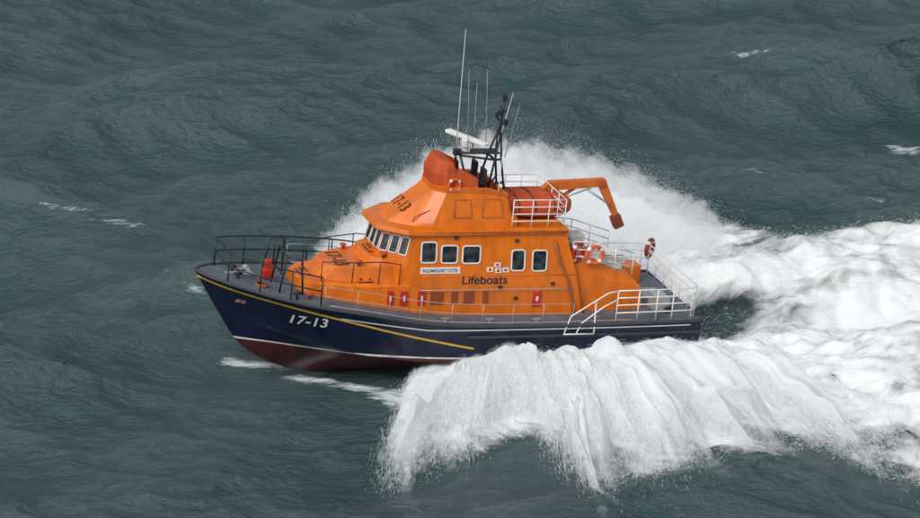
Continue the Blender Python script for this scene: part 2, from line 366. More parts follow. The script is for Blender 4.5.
# ------------- hatches & roof fittings
def hatch(cx,cy,cz,sx,sy_,tilt):
    o=boxes('hatch',[(cx,cy,cz,sx,sy_,.07,tilt)],ORANGE,bevel=.012)
    R=Matrix.Rotation(tilt,3,'Y')
    def q(x,y,z): p=R@Vector((x,y,z)); return (cx+p.x,cy+p.y,cz+p.z)
    for s in(-1,1):
        tubes('hatch_handle',[[q(s*sx*.3,-sy_*.25,.03),q(s*sx*.3,-sy_*.25,.09),q(s*sx*.3,sy_*.25,.09),q(s*sx*.3,sy_*.25,.03)]],.02,DARKIN,seg=6,parent=o)
    tubes('hatch_seal',[[q(a*sx*.5,b*sy_*.5,-.01) for a,b in((-1,-1),(1,-1),(1,1),(-1,1),(-1,-1))]],.024,DARKIN,seg=5,parent=o)
hatch(11.35,0,1.9,.4,.8,0); hatch(11.9,1.24,1.12,.5,.2,0); hatch(13.72,0,1.07,.3,.6,0)
for x,y,z in((12.05,.9,1.55),(12.05,-.9,1.55),(15.6,-.5,.95),(13.9,1.5,.62),(11.25,1.0,1.86)):
    tubes('deck_vent',[[(x,y,z-.05,.06),(x,y,z+.12,.06),(x,y,z+.13,.12),(x,y,z+.19,.1),(x,y,z+.22,.03)]],.06,DKORANGE if x<14 else GREYM,seg=12)
for y in(-1.0,1.0): tubes('roof_grab_rail',[[(10.35,y,3.0),(10.3,y*1.02,3.3),(9.75,y*1.05,3.55),(9.7,y*1.0,3.4)]],.018,DULL,seg=6)
for sd in(1,-1):
    tubes('trunk_rail',[[(13.4,sd*1.05,1.05),(13.4,sd*1.05,1.75),(12.4,sd*1.38,1.82),(11.4,sd*1.53,1.88),(10.8,sd*1.58,1.8),(10.8,sd*1.58,1.1)],[(12.4,sd*1.38,1.82),(12.4,sd*1.36,1.1)],[(11.5,sd*1.52,1.87),(11.5,sd*1.48,1.1)]],.02,BLACK)
# ------------- rails
def rail(name,path,hts,r,mat,posts):
    lines=[[(p[0],p[1],p[2]+h) for p in path] for h in hts]
    for i in posts: p=path[i]; lines.append([(p[0],p[1],p[2]-.02),(p[0],p[1],p[2]+hts[0])])
    return tubes(name,lines,r,mat)
def edge(x0,x1,inset,sd,n): return [(X,sd*(yg(X)-inset),zg(X)) for X in np.linspace(x0,x1,n)]
pul=edge(13.7,16.6,.16,1,13)+list(reversed(edge(11.0,16.6,.16,-1,19)))
rail('pulpit_rail',pul,(1.0,.52),.026,BLACK,[0,4,8,12,13,17,21,25,28,31])
for sd in(1,-1):
    rail('side_guard_rail',edge(4.8,13.6,.12,sd,25),(.72,.38),.011,GREYM,[0,3,6,9,12,15,18,21,24])
stern=[(4.4,-2.55,0),(3.3,-2.52,0),(2.2,-2.5,0),(1.1,-2.48,0),(.35,-2.42,0),(.15,-2.2,0),(.12,-1.5,0),(.12,-.75,0),(.12,0,0),(.12,.75,0),(.12,1.5,0),(.15,2.2,0),(.35,2.42,0),(1.1,2.5,0),(1.7,2.53,0),(2.4,2.56,0),(3.2,2.6,0)]
rail('stern_rail',stern,(1.1,.84,.58,.3),.024,WHITE,range(len(stern)))
tubes('boarding_rail',[[(3.2,2.6,1.1),(3.6,2.62,1.02),(4.9,2.72,.25),(5.15,2.84,-.35)],[(3.2,2.6,.78),(3.7,2.64,.55),(4.5,2.74,0),(4.7,2.84,-.35)],[(4.0,2.62,.8),(4.0,2.7,.0),(4.05,2.84,-.35)],[(5.15,2.84,-.35),(4.05,2.84,-.35)]],.026,WHITE)
aftroof=[(6.9,1.42,3.0),(6.2,1.42,3.0),(5.6,1.42,3.0),(5.0,1.42,3.0),(5.0,.7,3.0),(5.0,0,3.0),(5.0,-.7,3.0),(5.0,-1.42,3.0),(5.6,-1.42,3.0),(6.2,-1.42,3.0),(6.9,-1.42,3.0)]
rail('roof_rail',aftroof,(1.0,.75,.5,.25),.02,WHITE,range(11))
for sd in(1,-1): rail('aft_deck_rail',[(4.55,sd*1.35,1.7),(3.6,sd*1.32,1.62),(2.9,sd*1.26,1.4),(2.2,sd*1.2,1.2)],(.78,.5,.25),.02,WHITE,[0,1,2,3])
tubes('towing_frame',[[(14.9,1.25,.7),(14.7,1.2,2.0),(14.7,.3,2.1),(14.9,.25,.8)],[(14.1,1.35,.7),(14.2,1.3,1.9),(14.7,1.2,2.0)],[(14.8,1.22,1.4),(14.8,.28,1.4)]],.035,BLACK)
tubes('deck_grab_frame',[[(14.9,-.8,.8),(14.7,-.8,2.0),(14.2,-.8,2.0),(14.2,-.8,.7)]],.035,BLACK)
boxes('windlass',[(14.95,-.05,1.0,.4,.3,.35),(14.95,-.05,1.3,.25,.2,.4)],REDPAINT,bevel=.04)
for x,y in((16.1,.35),(16.1,-.35),(14.4,1.7),(14.4,-1.7),(1.0,1.9),(1.0,-1.9)):
    z=zg(x)
    tubes('mooring_bollard',[[(x,y,z-.02),(x,y,z+.28,)],[(x-.14,y,z+.2),(x+.14,y,z+.2)]],.05,BLACK)
boxes('anchor',[(16.0,0,1.06,.9,.08,.08),(15.6,0,1.08,.1,.6,.06),(15.7,.28,1.1,.35,.08,.05),(15.7,-.28,1.1,.35,.08,.05)],GREYM,bevel=.01)
tubes('deck_rope',[[(15.4+.25*math.cos(a)*(1-a/60),.75+.25*math.sin(a)*(1-a/60),.86+.02*(a/6)) for a in np.linspace(0,25,90)]],.025,DULL,seg=5)
# ------------- mast
mast=tubes('mast',[[(7.75,.62,3.1),(7.35,.35,5.1),(7.15,.16,6.0)],[(7.75,-.62,3.1),(7.35,-.35,5.1),(7.15,-.16,6.0)],
 [(6.75,.45,3.0),(7.1,.3,5.1),(7.15,.16,6.0)],[(6.75,-.45,3.0),(7.1,-.3,5.1),(7.15,-.16,6.0)],
 [(7.52,.47,4.25),(7.52,-.47,4.25)],[(7.35,.35,5.1),(7.35,-.35,5.1)],[(6.95,.38,4.3),(7.52,.47,4.25)],[(7.1,.3,5.1),(7.35,.35,5.1),(8.6,.3,5.25),(8.6,-.3,5.25),(7.35,-.35,5.1)],
 [(7.52,.47,4.25),(6.95,-.38,4.3)],[(7.15,0,5.9),(7.08,0,7.15)],[(7.12,.45,6.35),(7.12,-.45,6.35)],[(7.1,.3,6.8),(7.1,-.3,6.8)],[(7.15,.16,6),(7.15,-.16,6)],[(8.6,.3,5.25),(8.3,.45,4.3)],[(8.6,-.3,5.25),(8.3,-.45,4.3)]],.04,BLACK)
boxes('mast_platform',[(7.9,0,5.3,1.5,.55,.04)],BLACK,parent=mast)
boxes('radar_scanner',[(8.3,0,5.78,.26,1.9,.13,0,math.radians(26)),(8.3,0,5.6,.34,.34,.26),(8.3,0,5.42,.24,.24,.24)],WHITE,bevel=.03,parent=mast)
for y in(.45,-.45): boxes('navigation_light',[(7.12,y,6.47,.13,.13,.2)],BLACK,bevel=.03,parent=mast)
boxes('masthead_lamp',[(7.08,0,7.22,.16,.16,.2)],BLACK,bevel=.03,parent=mast)
boxes('loudhailer',[(7.2,.1,6.7,.18,.16,.18)],BLACK,bevel=.03,parent=mast)
boxes('search_light',[(8.75,.3,5.38,.22,.22,.24)],BLACK,bevel=.05,parent=mast)
for p0,p1,r in(((8.65,.0,5.1),(8.75,0,9.6),.014),((8.35,.35,5.3),(8.6,.3,8.3),.010),((7.9,-.4,5.3),(7.95,-.5,7.6),.012),((7.4,-.5,5.3),(7.55,-.7,8.0),.011),((6.95,-.6,5.2),(6.45,-.9,7.1),.013),((7.0,.35,5.2),(6.75,.6,7.2),.010),((7.2,.6,3.2),(7.2,.62,5.3),.02)):
    tubes('antenna',[[p0+(r*1.6,),lerp(p0,p1,.5)+(r,),p1+(r*.5,)]],r,WHITE if r>.012 else GREYM,seg=6,parent=mast)
# ------------- crane
cr=tubes('crane',[[(4.75,-.6,2.9),(4.75,-.6,3.7)]],.14,CRANEO,seg=14)
def beam(name,pts,w,hs,mat,parent):
    v=[];f=[]
    for i,p in enumerate(pts):
        d=(Vector(pts[min(i+1,len(pts)-1)])-Vector(pts[max(i-1,0)])).normalized(); up=Vector((0,1,0)).cross(d).normalized(); hh=hs[i]/2
        for a,b in((-1,-1),(1,-1),(1,1),(-1,1)): v.append(tuple(Vector(p)+Vector((0,a*w/2,0))+up*b*hh))
    for i in range(len(pts)-1):
        for j in range(4): f.append((i*4+j,i*4+(j+1)%4,i*4+4+(j+1)%4,i*4+4+j))
    f.append((0,1,2,3)); f.append(tuple(len(v)-4+j for j in range(4)))
    return py(name,v,f,mat,bevel=.008,parent=parent)
beam('crane_boom',[(5.08,-.6,3.66),(4.9,-.6,3.86),(2.9,-.6,3.98)],.26,[.24,.32,.26],CRANEO,cr)
beam('crane_jib',[(3.0,-.6,4.05),(2.32,-.6,2.8)],.22,[.32,.2],CRANEO,cr)
beam('crane_brace',[(4.7,-.6,3.2),(3.9,-.6,3.8)],.1,[.1,.1],CRANEO,cr)
tubes('crane_ram',[[(4.6,-.42,3.4),(3.4,-.42,3.82)],[(3.5,-.42,3.75),(2.62,-.44,3.2)]],.035,GREYM,parent=cr)
boxes('crane_pivot',[(2.95,-.6,3.95,.26,.34,.28)],DKORANGE,bevel=.04,parent=cr)
boxes('crane_hook_block',[(2.22,-.6,2.55,.36,.3,.48,.45)],paint('dark_red_hook',(.2,.04,.018),.6),bevel=.04,parent=cr)
# ------------- separate things carried
def superell(name,c,rx,ry,rz,mat,px=.7,pz=.6,parent=None,n=40,m=20):
    v=[];f=[]
    sp=lambda a,p:math.copysign(abs(a)**p,a)
    for i in range(m+1):
        ph=-math.pi/2+math.pi*i/m
        for j in range(n):
            t=2*math.pi*j/n
            v.append((c[0]+rx*sp(math.cos(ph),pz)*sp(math.cos(t),px),c[1]+ry*sp(math.cos(ph),pz)*sp(math.sin(t),px),c[2]+rz*sp(math.sin(ph),pz)*(1-.18*math.cos(t))+.05*math.sin(3*t)*math.cos(ph)))
    for i in range(m):
        for j in range(n): f.append((i*n+j,i*n+(j+1)%n,(i+1)*n+(j+1)%n,(i+1)*n+j))
    return py(name,v,f,mat,smooth=True,parent=parent)
ib=superell('inflatable_boat',(5.75,-.25,3.4),1.45,.92,.34,DKORANGE,.5,.6)
ib['label']='small inflatable boat under faded orange cover on wheelhouse roof'; ib['category']='inflatable boat'
for x in(5.1,5.8,6.4):
    o=tubes('lashing_strap',[[(x,-.25+.95*math.cos(a),3.38+.42*abs(math.sin(a))**.6) for a in np.linspace(0,math.pi,15)]],.018,BLACK,seg=5,parent=ib)
RM=paint('lifebuoy_ring',(.72,.11,.02),.5)
def lifebuoy(c,U,V,label,mat=RM,R=.3):
    v,f=torus(R,R*.25,(0,0,0),U,V); o=py('lifebuoy',v,f,mat,parent=None,smooth=True); o.matrix_world=M@Matrix.Translation(c)
    o['label']=label; o['category']='lifebuoy'; o['group']='lifebuoys on the rails'
    Uv=Vector(U).normalized();Vv=Vector(V).normalized();W=Uv.cross(Vv)
    for q in range(4):
        v=[];f=[];s=0
        for i in range(5):
            a=math.pi/4+q*math.pi/2-.18+.09*i; d=Uv*math.cos(a)+Vv*math.sin(a)
            for j in range(10):
                b=2*math.pi*j/10; v.append(tuple(d*(R+R*.27*math.cos(b))+W*R*.27*math.sin(b)))
        for i in range(4):
            for j in range(10): f.append((s+i*10+j,s+(i+1)*10+j,s+(i+1)*10+(j+1)%10,s+i*10+(j+1)%10))
        py('reflective_band',v,f,WHITE,parent=o,smooth=True)
lifebuoy((3.75,1.42,2.0),(1,0,0),(0,0,1),'orange lifebuoy with white bands on the aft cabin rail')
lifebuoy((4.3,1.25,2.05),(.8,.5,0),(0,0,1),'red lifebuoy with white bands beside the cabin ladder',REDPAINT)
lifebuoy((.1,-2.3,.95),(.7,.7,0),(0,0,1),'dark red lifebuoy hanging on the stern rail',paint('dark_ring',(.3,.04,.03),.5))
lifebuoy((8.95,1.0,4.42),(1,0,0),(0,0,1),'small orange lifebuoy beside the upper steering position',R=.2)
# ---------------------------------------------------------------- noise + water surface
def vnoise(x,y,seed):
    xi=np.floor(x).astype(np.int64); yi=np.floor(y).astype(np.int64); xf=x-xi; yf=y-yi
    def h(a,b):
        n=(a*374761393+b*668265263+seed*1442695041)&0x7fffffff; n=((n^(n>>13))*1274126177)&0x7fffffff; n=(n^(n>>16))&0xffffff
        return n/float(0xffffff)*2-1
    u=xf*xf*xf*(xf*(xf*6-15)+10); w=yf*yf*yf*(yf*(yf*6-15)+10)
    return (h(xi,yi)*(1-u)+h(xi+1,yi)*u)*(1-w)+(h(xi,yi+1)*(1-u)+h(xi+1,yi+1)*u)*w
def fbm(x,y,seed,o=5,g_=.5,billow=False):
    s=0;a=1;t=0
    for i in range(o):
        n=vnoise(x*2**i+13.7*i,y*2**i-7.3*i,seed+i)
        if billow: n=abs(n)*2-.6
        s=s+a*n;t+=a;a*=g_
    return s/t
NW=110; lam=np.exp(rng.uniform(math.log(.5),math.log(20),NW)); wd=math.radians(-80)+rng.normal(0,1,NW)*np.where(lam<3,math.radians(42),math.radians(26))
amp=.0072*lam*np.where(lam>7,1.45,np.where(lam>3,1.05,1.1)); ph=rng.uniform(0,2*math.pi,NW); kx=2*math.pi/lam*np.cos(wd); ky=2*math.pi/lam*np.sin(wd)
def water(x,y,horiz=False):
    x=np.asarray(x,float);y=np.asarray(y,float); z=np.zeros_like(x);dx=np.zeros_like(x);dy=np.zeros_like(x)
    r=np.sqrt(x*x+y*y)
    mod=1+.3*vnoise(x/14,y/14,5); mods=1+.4*vnoise(x/5+9,y/5,15)
    for i in range(NW):
        fade=np.clip(1.6-r/(lam[i]*70),0,1)
        a=amp[i]*fade*(mods if lam[i]<3 else mod); p=kx[i]*x+ky[i]*y+ph[i]
        z=z+a*np.sin(p)
        if horiz:
            dx=dx+.95*a*np.cos(p)*math.cos(wd[i]); dy=dy+.95*a*np.cos(p)*math.sin(wd[i])
    u=-(x*math.cos(TH)+y*math.sin(TH)); w=x*math.sin(TH)-y*math.cos(TH)
    d=np.exp(-((u-2)/9)**2-(w/4.5)**2); z=z*(1-.8*d)-.15*d
    z=z*(1-.6*np.exp(-((x-5)/9)**2-((y+9)/6)**2))-.15*np.exp(-((x-5)/9)**2-((y+9)/6)**2)
    z=z-.4*np.exp(-((x+4.5)/3.5)**2-((y+8)/3.2)**2)
    return (z,dx,dy) if horiz else z
def bulk(name,V,F,mat,smooth=True,attrs={}):
    me=bpy.data.meshes.new(name); k=F.shape[1]
    me.vertices.add(len(V)); me.vertices.foreach_set('co',V.astype(np.float32).ravel())
    me.loops.add(F.size); me.loops.foreach_set('vertex_index',F.astype(np.int32).ravel())
    me.polygons.add(len(F)); me.polygons.foreach_set('loop_start',np.arange(0,F.size,k,dtype=np.int32))
    me.polygons.foreach_set('use_smooth',np.full(len(F),smooth))
    me.update(calc_edges=True)
    for nm,a in attrs.items():
        at=me.attributes.new(nm,'FLOAT_VECTOR','POINT'); at.data.foreach_set('vector',a.astype(np.float32).ravel())
    me.materials.append(mat); o=bpy.data.objects.new(name,me); COL.objects.link(o); return o
def gridfaces(nx,ny):
    i=np.arange(nx-1)[:,None]*ny+np.arange(ny-1)[None,:]; i=i.ravel()
    return np.stack([i,i+ny,i+ny+1,i+1],1)
def axis(a,b,h,far):
    c=np.arange(a,b,h); st_=h; lo=[a];hi=[c[-1]]
    while hi[-1]<far: st_*=1.18; hi.append(hi[-1]+st_)
    st_=h
    while lo[-1]>-far: st_*=1.18; lo.append(lo[-1]-st_)
    return np.concatenate([np.array(lo[1:])[::-1],c,np.array(hi[1:])])
ax=axis(-24,24,.11,4000); ay=axis(-20,48,.12,4000)
GX,GY=np.meshgrid(ax,ay,indexing='ij'); z,dx,dy=water(GX,GY,True)
spots=[(-14.6,12.9,1.8,.35,.85),(-12.5,11.8,1.6,.35,1.0),(-9.6,5.2,1.2,.4,.9),(-7.0,-1.5,1.3,.3,1.45),(-5.2,-2.5,1.3,.35,1.45),(-3.6,-3.2,1.3,.45,1.5),(-2.4,-4,1.2,.7,1.5),(11.8,32,1.2,.4,1.0),(18,26,1.3,.45,1.05),(11,18.5,1.3,.4,.95),(-15.5,4,1.6,.35,.9),(16,14.5,1.4,.4,.8),(-10.3,8.5,1.2,.4,.9)]
foam=np.zeros_like(GX)
for x,y,rx,ry,s in spots:
    X2=(GX-x); Y2=(GX-x)*math.sin(.2)+(GY-y)
    foam=np.maximum(foam,s*np.exp(-(X2/rx)**2-(Y2/ry)**2))
V=np.stack([GX+dx,GY+dy,z],-1).reshape(-1,3)
def watermat():
    m,nt,b=newmat('sea_water'); N=nt.nodes; L=nt.links
    tc=N.new('ShaderNodeTexCoord')
    n=N.new('ShaderNodeTexNoise'); n.inputs['Scale'].default_value=.12; n.inputs['Detail'].default_value=5; L.new(tc.outputs['Object'],n.inputs[0])
    r=N.new('ShaderNodeValToRGB'); r.color_ramp.elements[0].position=.35; r.color_ramp.elements[1].position=.68
    r.color_ramp.elements[0].color=(.028,.061,.066,1); r.color_ramp.elements[1].color=(.050,.090,.095,1)
    L.new(n.outputs[0],r.inputs[0])
    at=N.new('ShaderNodeAttribute'); at.attribute_name='foam'
    sp=N.new('ShaderNodeSeparateXYZ'); L.new(at.outputs['Vector'],sp.inputs[0])
    mp=N.new('ShaderNodeMapping'); mp.inputs['Scale'].default_value=(.7,2.2,1); mp.inputs['Rotation'].default_value=(0,0,math.radians(14)); L.new(tc.outputs['Object'],mp.inputs[0])
    fn=N.new('ShaderNodeTexNoise'); fn.inputs['Scale'].default_value=1.7; fn.inputs['Detail'].default_value=12; fn.inputs['Roughness'].default_value=.72; fn.inputs['Distortion'].default_value=.6; L.new(mp.outputs[0],fn.inputs[0])
    ma=N.new('ShaderNodeMath'); ma.operation='MULTIPLY_ADD'; ma.inputs[1].default_value=.32; L.new(sp.outputs['X'],ma.inputs[0]); L.new(fn.outputs[0],ma.inputs[2])
    mr=N.new('ShaderNodeMapRange'); mr.inputs[1].default_value=.74; mr.inputs[2].default_value=.98; L.new(ma.outputs[0],mr.inputs[0])
    mx=N.new('ShaderNodeMix'); mx.data_type='RGBA'; L.new(mr.outputs[0],mx.inputs[0]); L.new(r.outputs[0],mx.inputs[6]); mx.inputs[7].default_value=(.66,.72,.74,1)
    L.new(mx.outputs[2],b.inputs['Base Color'])
    mr2=N.new('ShaderNodeMapRange'); mr2.inputs[3].default_value=.11; mr2.inputs[4].default_value=.8; L.new(mr.outputs[0],mr2.inputs[0]); L.new(mr2.outputs[0],b.inputs['Roughness'])
    b.inputs['IOR'].default_value=1.4
    mp2=N.new('ShaderNodeMapping'); mp2.inputs['Scale'].default_value=(1,1.7,1); mp2.inputs['Rotation'].default_value=(0,0,math.radians(12)); L.new(tc.outputs['Object'],mp2.inputs[0])
    b1=N.new('ShaderNodeTexNoise'); b1.inputs['Scale'].default_value=2.6; b1.inputs['Detail'].default_value=6; b1.inputs['Roughness'].default_value=.6; b1.inputs['Distortion'].default_value=0; L.new(mp2.outputs[0],b1.inputs[0])
    bp=N.new('ShaderNodeBump'); bp.inputs['Strength'].default_value=1; bp.inputs['Distance'].default_value=.17; L.new(b1.outputs[0],bp.inputs['Height']); L.new(bp.outputs[0],b.inputs['Normal'])
    return m
w=bulk('water',V,gridfaces(len(ax),len(ay)),watermat(),True,{'foam':np.stack([foam.ravel()]*3,-1)})
w['kind']='structure'
# ---------------------------------------------------------------- spray materials
def spraymat(name,mode):
    m,nt,b=newmat(name); N=nt.nodes; L=nt.links; nt.nodes.remove(b); out=N['Material Output']
    c=(.85,.885,.905,1) if mode=='foam' else (.90,.93,.95,1)
    d=N.new('ShaderNodeBsdfDiffuse'); d.inputs['Color'].default_value=c
    t=N.new('ShaderNodeBsdfTranslucent'); t.inputs['Color'].default_value=c
    mx=N.new('ShaderNodeMixShader'); mx.inputs[0].default_value=.35 if mode!='foam' else .1; L.new(d.outputs[0],mx.inputs[1]); L.new(t.outputs[0],mx.inputs[2])
    if mode=='solid': L.new(mx.outputs[0],out.inputs[0]); return m
    at=N.new('ShaderNodeAttribute'); at.attribute_name='st'; sp=N.new('ShaderNodeSeparateXYZ'); L.new(at.outputs['Vector'],sp.inputs[0])
    cb=N.new('ShaderNodeCombineXYZ'); L.new(sp.outputs['X'],cb.inputs[0]); L.new(sp.outputs['Y'],cb.inputs[1])
    n=N.new('ShaderNodeTexNoise'); n.inputs['Scale'].default_value=1.0; n.inputs['Detail'].default_value=10; n.inputs['Roughness'].default_value=.6; n.inputs['Distortion'].default_value=.7; L.new(cb.outputs[0],n.inputs[0])
    tc=N.new('ShaderNodeTexCoord'); n3=N.new('ShaderNodeTexNoise'); n3.inputs['Scale'].default_value=.9; n3.inputs['Detail'].default_value=9; n3.inputs['Roughness'].default_value=.65; L.new(tc.outputs['Object'],n3.inputs[0])
    mxn=N.new('ShaderNodeMix'); mxn.inputs[0].default_value=.3; L.new(n.outputs[0],mxn.inputs[2]); L.new(n3.outputs[0],mxn.inputs[3])
    ma=N.new('ShaderNodeMath'); ma.operation='ADD'; L.new(mxn.outputs[0],ma.inputs[0]); L.new(sp.outputs['Z'],ma.inputs[1])
    mr=N.new('ShaderNodeMapRange'); mr.interpolation_type='SMOOTHSTEP'; mr.inputs[1].default_value=.66; mr.inputs[2].default_value=1.24; L.new(ma.outputs[0],mr.inputs[0])
    if mode=='foam':
        bp=N.new('ShaderNodeBump'); bp.inputs['Strength'].default_value=.7; bp.inputs['Distance'].default_value=.25; L.new(mxn.outputs[0],bp.inputs['Height']); L.new(bp.outputs[0],d.inputs['Normal'])
    tr=N.new('ShaderNodeBsdfTransparent'); m2=N.new('ShaderNodeMixShader'); L.new(mr.outputs[0],m2.inputs[0]); L.new(tr.outputs[0],m2.inputs[1]); L.new(mx.outputs[0],m2.inputs[2])
    L.new(m2.outputs[0],out.inputs[0]); return m
SOLID=spraymat('spray_drops','solid'); SHEET=spraymat('spray_sheet','sheet'); FOAM=spraymat('wake_foam_mat','foam')
# ---------------------------------------------------------------- wake foam heightfield
poly=np.array([(-.4,-3.4),(-1.3,-6.5),(-1.4,-9.6),(-.4,-9.0),(.5,-8.6),(2,-7.4),(3,-7.6),(3.9,-10.2),(4.6,-12.4),(5.7,-12),(7.7,-11.0),(9,-10.8),(11,-9.6),(13,-10.4),(15,-11.6),(25,-15),(40,-15),(40,24),(20,13),(17,11.2),(14,10),(11,9.5),(8,9.5),(4,9.5),(0,7.8),(-4,5),(-6,2),(-5,.8),(-2,-1)])
fx=np.arange(-5.5,36,.1); fy=np.arange(-16.5,24,.1); FX,FY=np.meshgrid(fx,fy,indexing='ij')
wx=FX+1.2*fbm(FX*.5,FY*.5,31,6,.62); wy=FY+1.2*fbm(FX*.5,FY*.5,41,6,.62)
ins=np.zeros(FX.shape,bool)
for i in range(len(poly)):
    x1,y1=poly[i];x2,y2=poly[(i+1)%len(poly)]
    c=((y1>wy)!=(y2>wy))&(wx<(x2-x1)*(wy-y1)/(y2-y1+1e-9)+x1); ins^=c
def blur(a,k,it=3):
    for _ in range(it):
        for axs in(0,1):
            p=np.pad(a,[(k+1,k) if q==axs else (0,0) for q in(0,1)],mode='edge'); c=np.cumsum(p,axs)
            if axs==0: a=(c[2*k+1:]-c[:-2*k-1])/(2*k+1)
            else: a=(c[:,2*k+1:]-c[:,:-2*k-1])/(2*k+1)
    return a
ms=blur(ins.astype(float),7); mb=blur(ins.astype(float),15)
U=-(FX*math.cos(TH)+FY*math.sin(TH))+8.1; Wd=FX*math.sin(TH)-FY*math.cos(TH)
hullmask=(U>-.5)&(U<16)&(np.abs(Wd)<2.6)
near=np.exp(-((Wd-4.0)/1.9)**2)*np.clip((9.5-U)/4,0,1)*np.clip((U+4)/5,0,1)
wake=np.clip((1.5-U)/5,0,1)
nb_=np.clip((Wd-1)/4,0,1)*np.clip((U+8)/8,0,1)
ang1=np.arctan2(Wd-.5,(9.5-U)+1.5); rad1=np.hypot(Wd-.5,11-U)
ang2=np.arctan2(Wd,(9-U)+6); rad2=np.hypot(Wd,(15-U))
ang=ang1*.6*nb_+ang2*(1-nb_); rad=rad1*nb_+rad2*(1-nb_)
bil=fbm(ang*12,rad*.3,77,5,.5); bil2=fbm(FX*.5,FY*.5,99,5,.5,True); mott=fbm(FX*.35,FY*.5,123,6,.62); strk=fbm(ang*16,rad*.16,321,6,.6)
H=mb*(.12+.95*near+.22*wake*np.exp(-(Wd/8)**2)+.3*wake*np.exp(-((Wd-7)/2.5)**2)+.6*np.exp(-((Wd+5)/2.)**2)*wake)*(1+.5*bil+.25*bil2)+ms*(.12*bil+.14*fbm(FX*1.6,FY*1.8,200,5,.5))
hole=np.exp(-(((U+1.6)/1.5)**2+((Wd+1.0)/1.0)**2))
hole2=np.exp(-(((FX-18)/2.2)**2+((FY+1.5)/.8)**2))+.5*np.exp(-(((FX-12)/3)**2+((FY-3.2)/.5)**2))
low=np.clip((-FY-5)/5,0,1)*np.clip((FX-6)/4,0,1)
H=H*(1-.7*hole)
H=np.where(hullmask,np.minimum(H,.3),H)
dens=ms*.46+.24*mb+.68*strk*ms+.34*mott*ms+.35*near-.7*hole-.45*hole2-.14*low
dens=np.where(ms<.02,-1,dens)
V=np.stack([FX,FY,water(FX,FY)+.03+np.maximum(H,0)],-1).reshape(-1,3)
keep=(ms>.005).ravel(); F=gridfaces(len(fx),len(fy)); F=F[keep[F].all(1)]
o=bulk('wake_foam',V,F,FOAM,True,{'st':np.stack([ang.ravel()*40,rad.ravel()*.6,dens.ravel()],-1)}); o['kind']='stuff'; o['label']='churned white wake foam spreading behind the boat'; o['category']='foam'
# ---------------------------------------------------------------- ballistic spray
g0=9.8
def toworld(X,Y): return np.stack([-(X-8.1)*math.cos(TH)+Y*math.sin(TH),-(X-8.1)*math.sin(TH)-Y*math.cos(TH)],-1)
def far_traj(s,tau,k,jo,ju):
    X0=12.2-12.2*s
    vu=np.interp(s,[0,.08,.2,.36,.5,.7,.85,1],[4.6,7.0,8.7,9.7,9.4,8.0,6.4,4.4])*np.sqrt(k)+ju
    vo=np.interp(s,[0,.3,1],[3.4,4.3,4.4])*(.55+.45*k)+jo
    va=np.interp(s,[0,.15,.4,.7,1],[-.2,.7,2.3,4.2,6.2])
    t=tau*(2*vu/g0)
    X=X0-va*t; Y=-(2.2+vo*t); Z=.1+vu*t-.5*g0*t*t
    P=np.concatenate([toworld(X,Y),Z[...,None]],-1)
    Vv=np.concatenate([toworld(-va+8.1,-vo),(vu-g0*t)[...,None]],-1)
    return P,Vv
E=np.array([(-1.8,-4.6),(-1.7,-6.4),(-2.6,-9.4),(-2.1,-12.2),(-.6,-9.4),(.4,-10.6),(1.6,-7.8),(2.8,-8.8),(3.4,-11.2),(4.8,-15.0),(5.6,-12.0),(7.2,-13.6),(8.4,-10.6),(10.2,-11.8),(11.7,-9.4),(13.5,-11.4),(15,-10.6),(19,-11.5)],float)
ES=np.linspace(0,1,len(E))
def near_traj(s,tau,k,j1,ju):
    X0=np.interp(s,[0,.1,.2,.5,.75,1],[10.2,9.4,8.6,6.2,4.0,.8]); Y0=np.interp(s,[0,.1,1],[2.1,2.3,2.4])
    P0=toworld(X0,Y0)
    L_=np.stack([np.interp(s,ES,E[:,0]),np.interp(s,ES,E[:,1])],-1)+j1
    vu=np.interp(s,[0,.08,.18,.35,.55,.8,1],[2.0,3.8,4.8,5.5,5.6,5.2,4.4])*(.5+.5*k)+ju
    vu=np.maximum(vu,.4); Tt=2*vu/g0+.1
    vel=(L_-P0)*k[...,None]/Tt[...,None]; t=tau*Tt
    z=.15+vu*t-.5*g0*t*t*1.02
    P=np.concatenate([P0+vel*t[...,None],z[...,None]],-1)
    return P,np.concatenate([vel,(vu-g0*t)[...,None]],-1)
def sheet(kind,k,seed,ns=420,nt=130,dens0=.75,amp_=.35):
    tm=.72 if kind=='far' else 1
    S,Tu=np.meshgrid(np.linspace(0,1,ns),np.linspace(0,tm,nt),indexing='ij')
    n1=fbm(S*(5 if kind=='far' else 22)+seed,Tu*.5,seed,4,.55)
    K=k*(1+(.22 if kind=='far' else .36)*n1)
    if kind=='far': P,_=far_traj(S,Tu,K,.6*n1,.5*n1)
    else: P,_=near_traj(S,Tu,K,np.zeros(S.shape+(2,)),.3*n1)
    n2=fbm(P[...,0]*.6+seed,(P[...,1]-P[...,2])*.6,seed+9,3,.45); n3=fbm(P[...,0]*.6-seed,(P[...,1]-P[...,2])*.6+40,seed+19,3,.45)
    ramp=np.minimum(1,Tu*4)
    P=P+np.stack([.8*n3*ramp,.8*n2*ramp,.9*n2*ramp],-1)*amp_
    if kind=='near': P[...,2]=np.maximum(P[...,2],water(P[...,0],P[...,1])+.05)
    edge_=np.minimum(1,np.minimum(S,1-S)/.1)
    if kind=='far': D=dens0*edge_-.75*np.clip((Tu-.15)/.5,0,1)**1.2
    else: D=dens0*edge_-.72*Tu**1.7
    D=D+.16*n1
    return P,np.stack([S*(50 if kind=='near' else 26)+seed*3.1,Tu*(2.2 if kind=='near' else 2.8),D],-1),ns,nt
VV=[];FF=[];AA=[];base=0
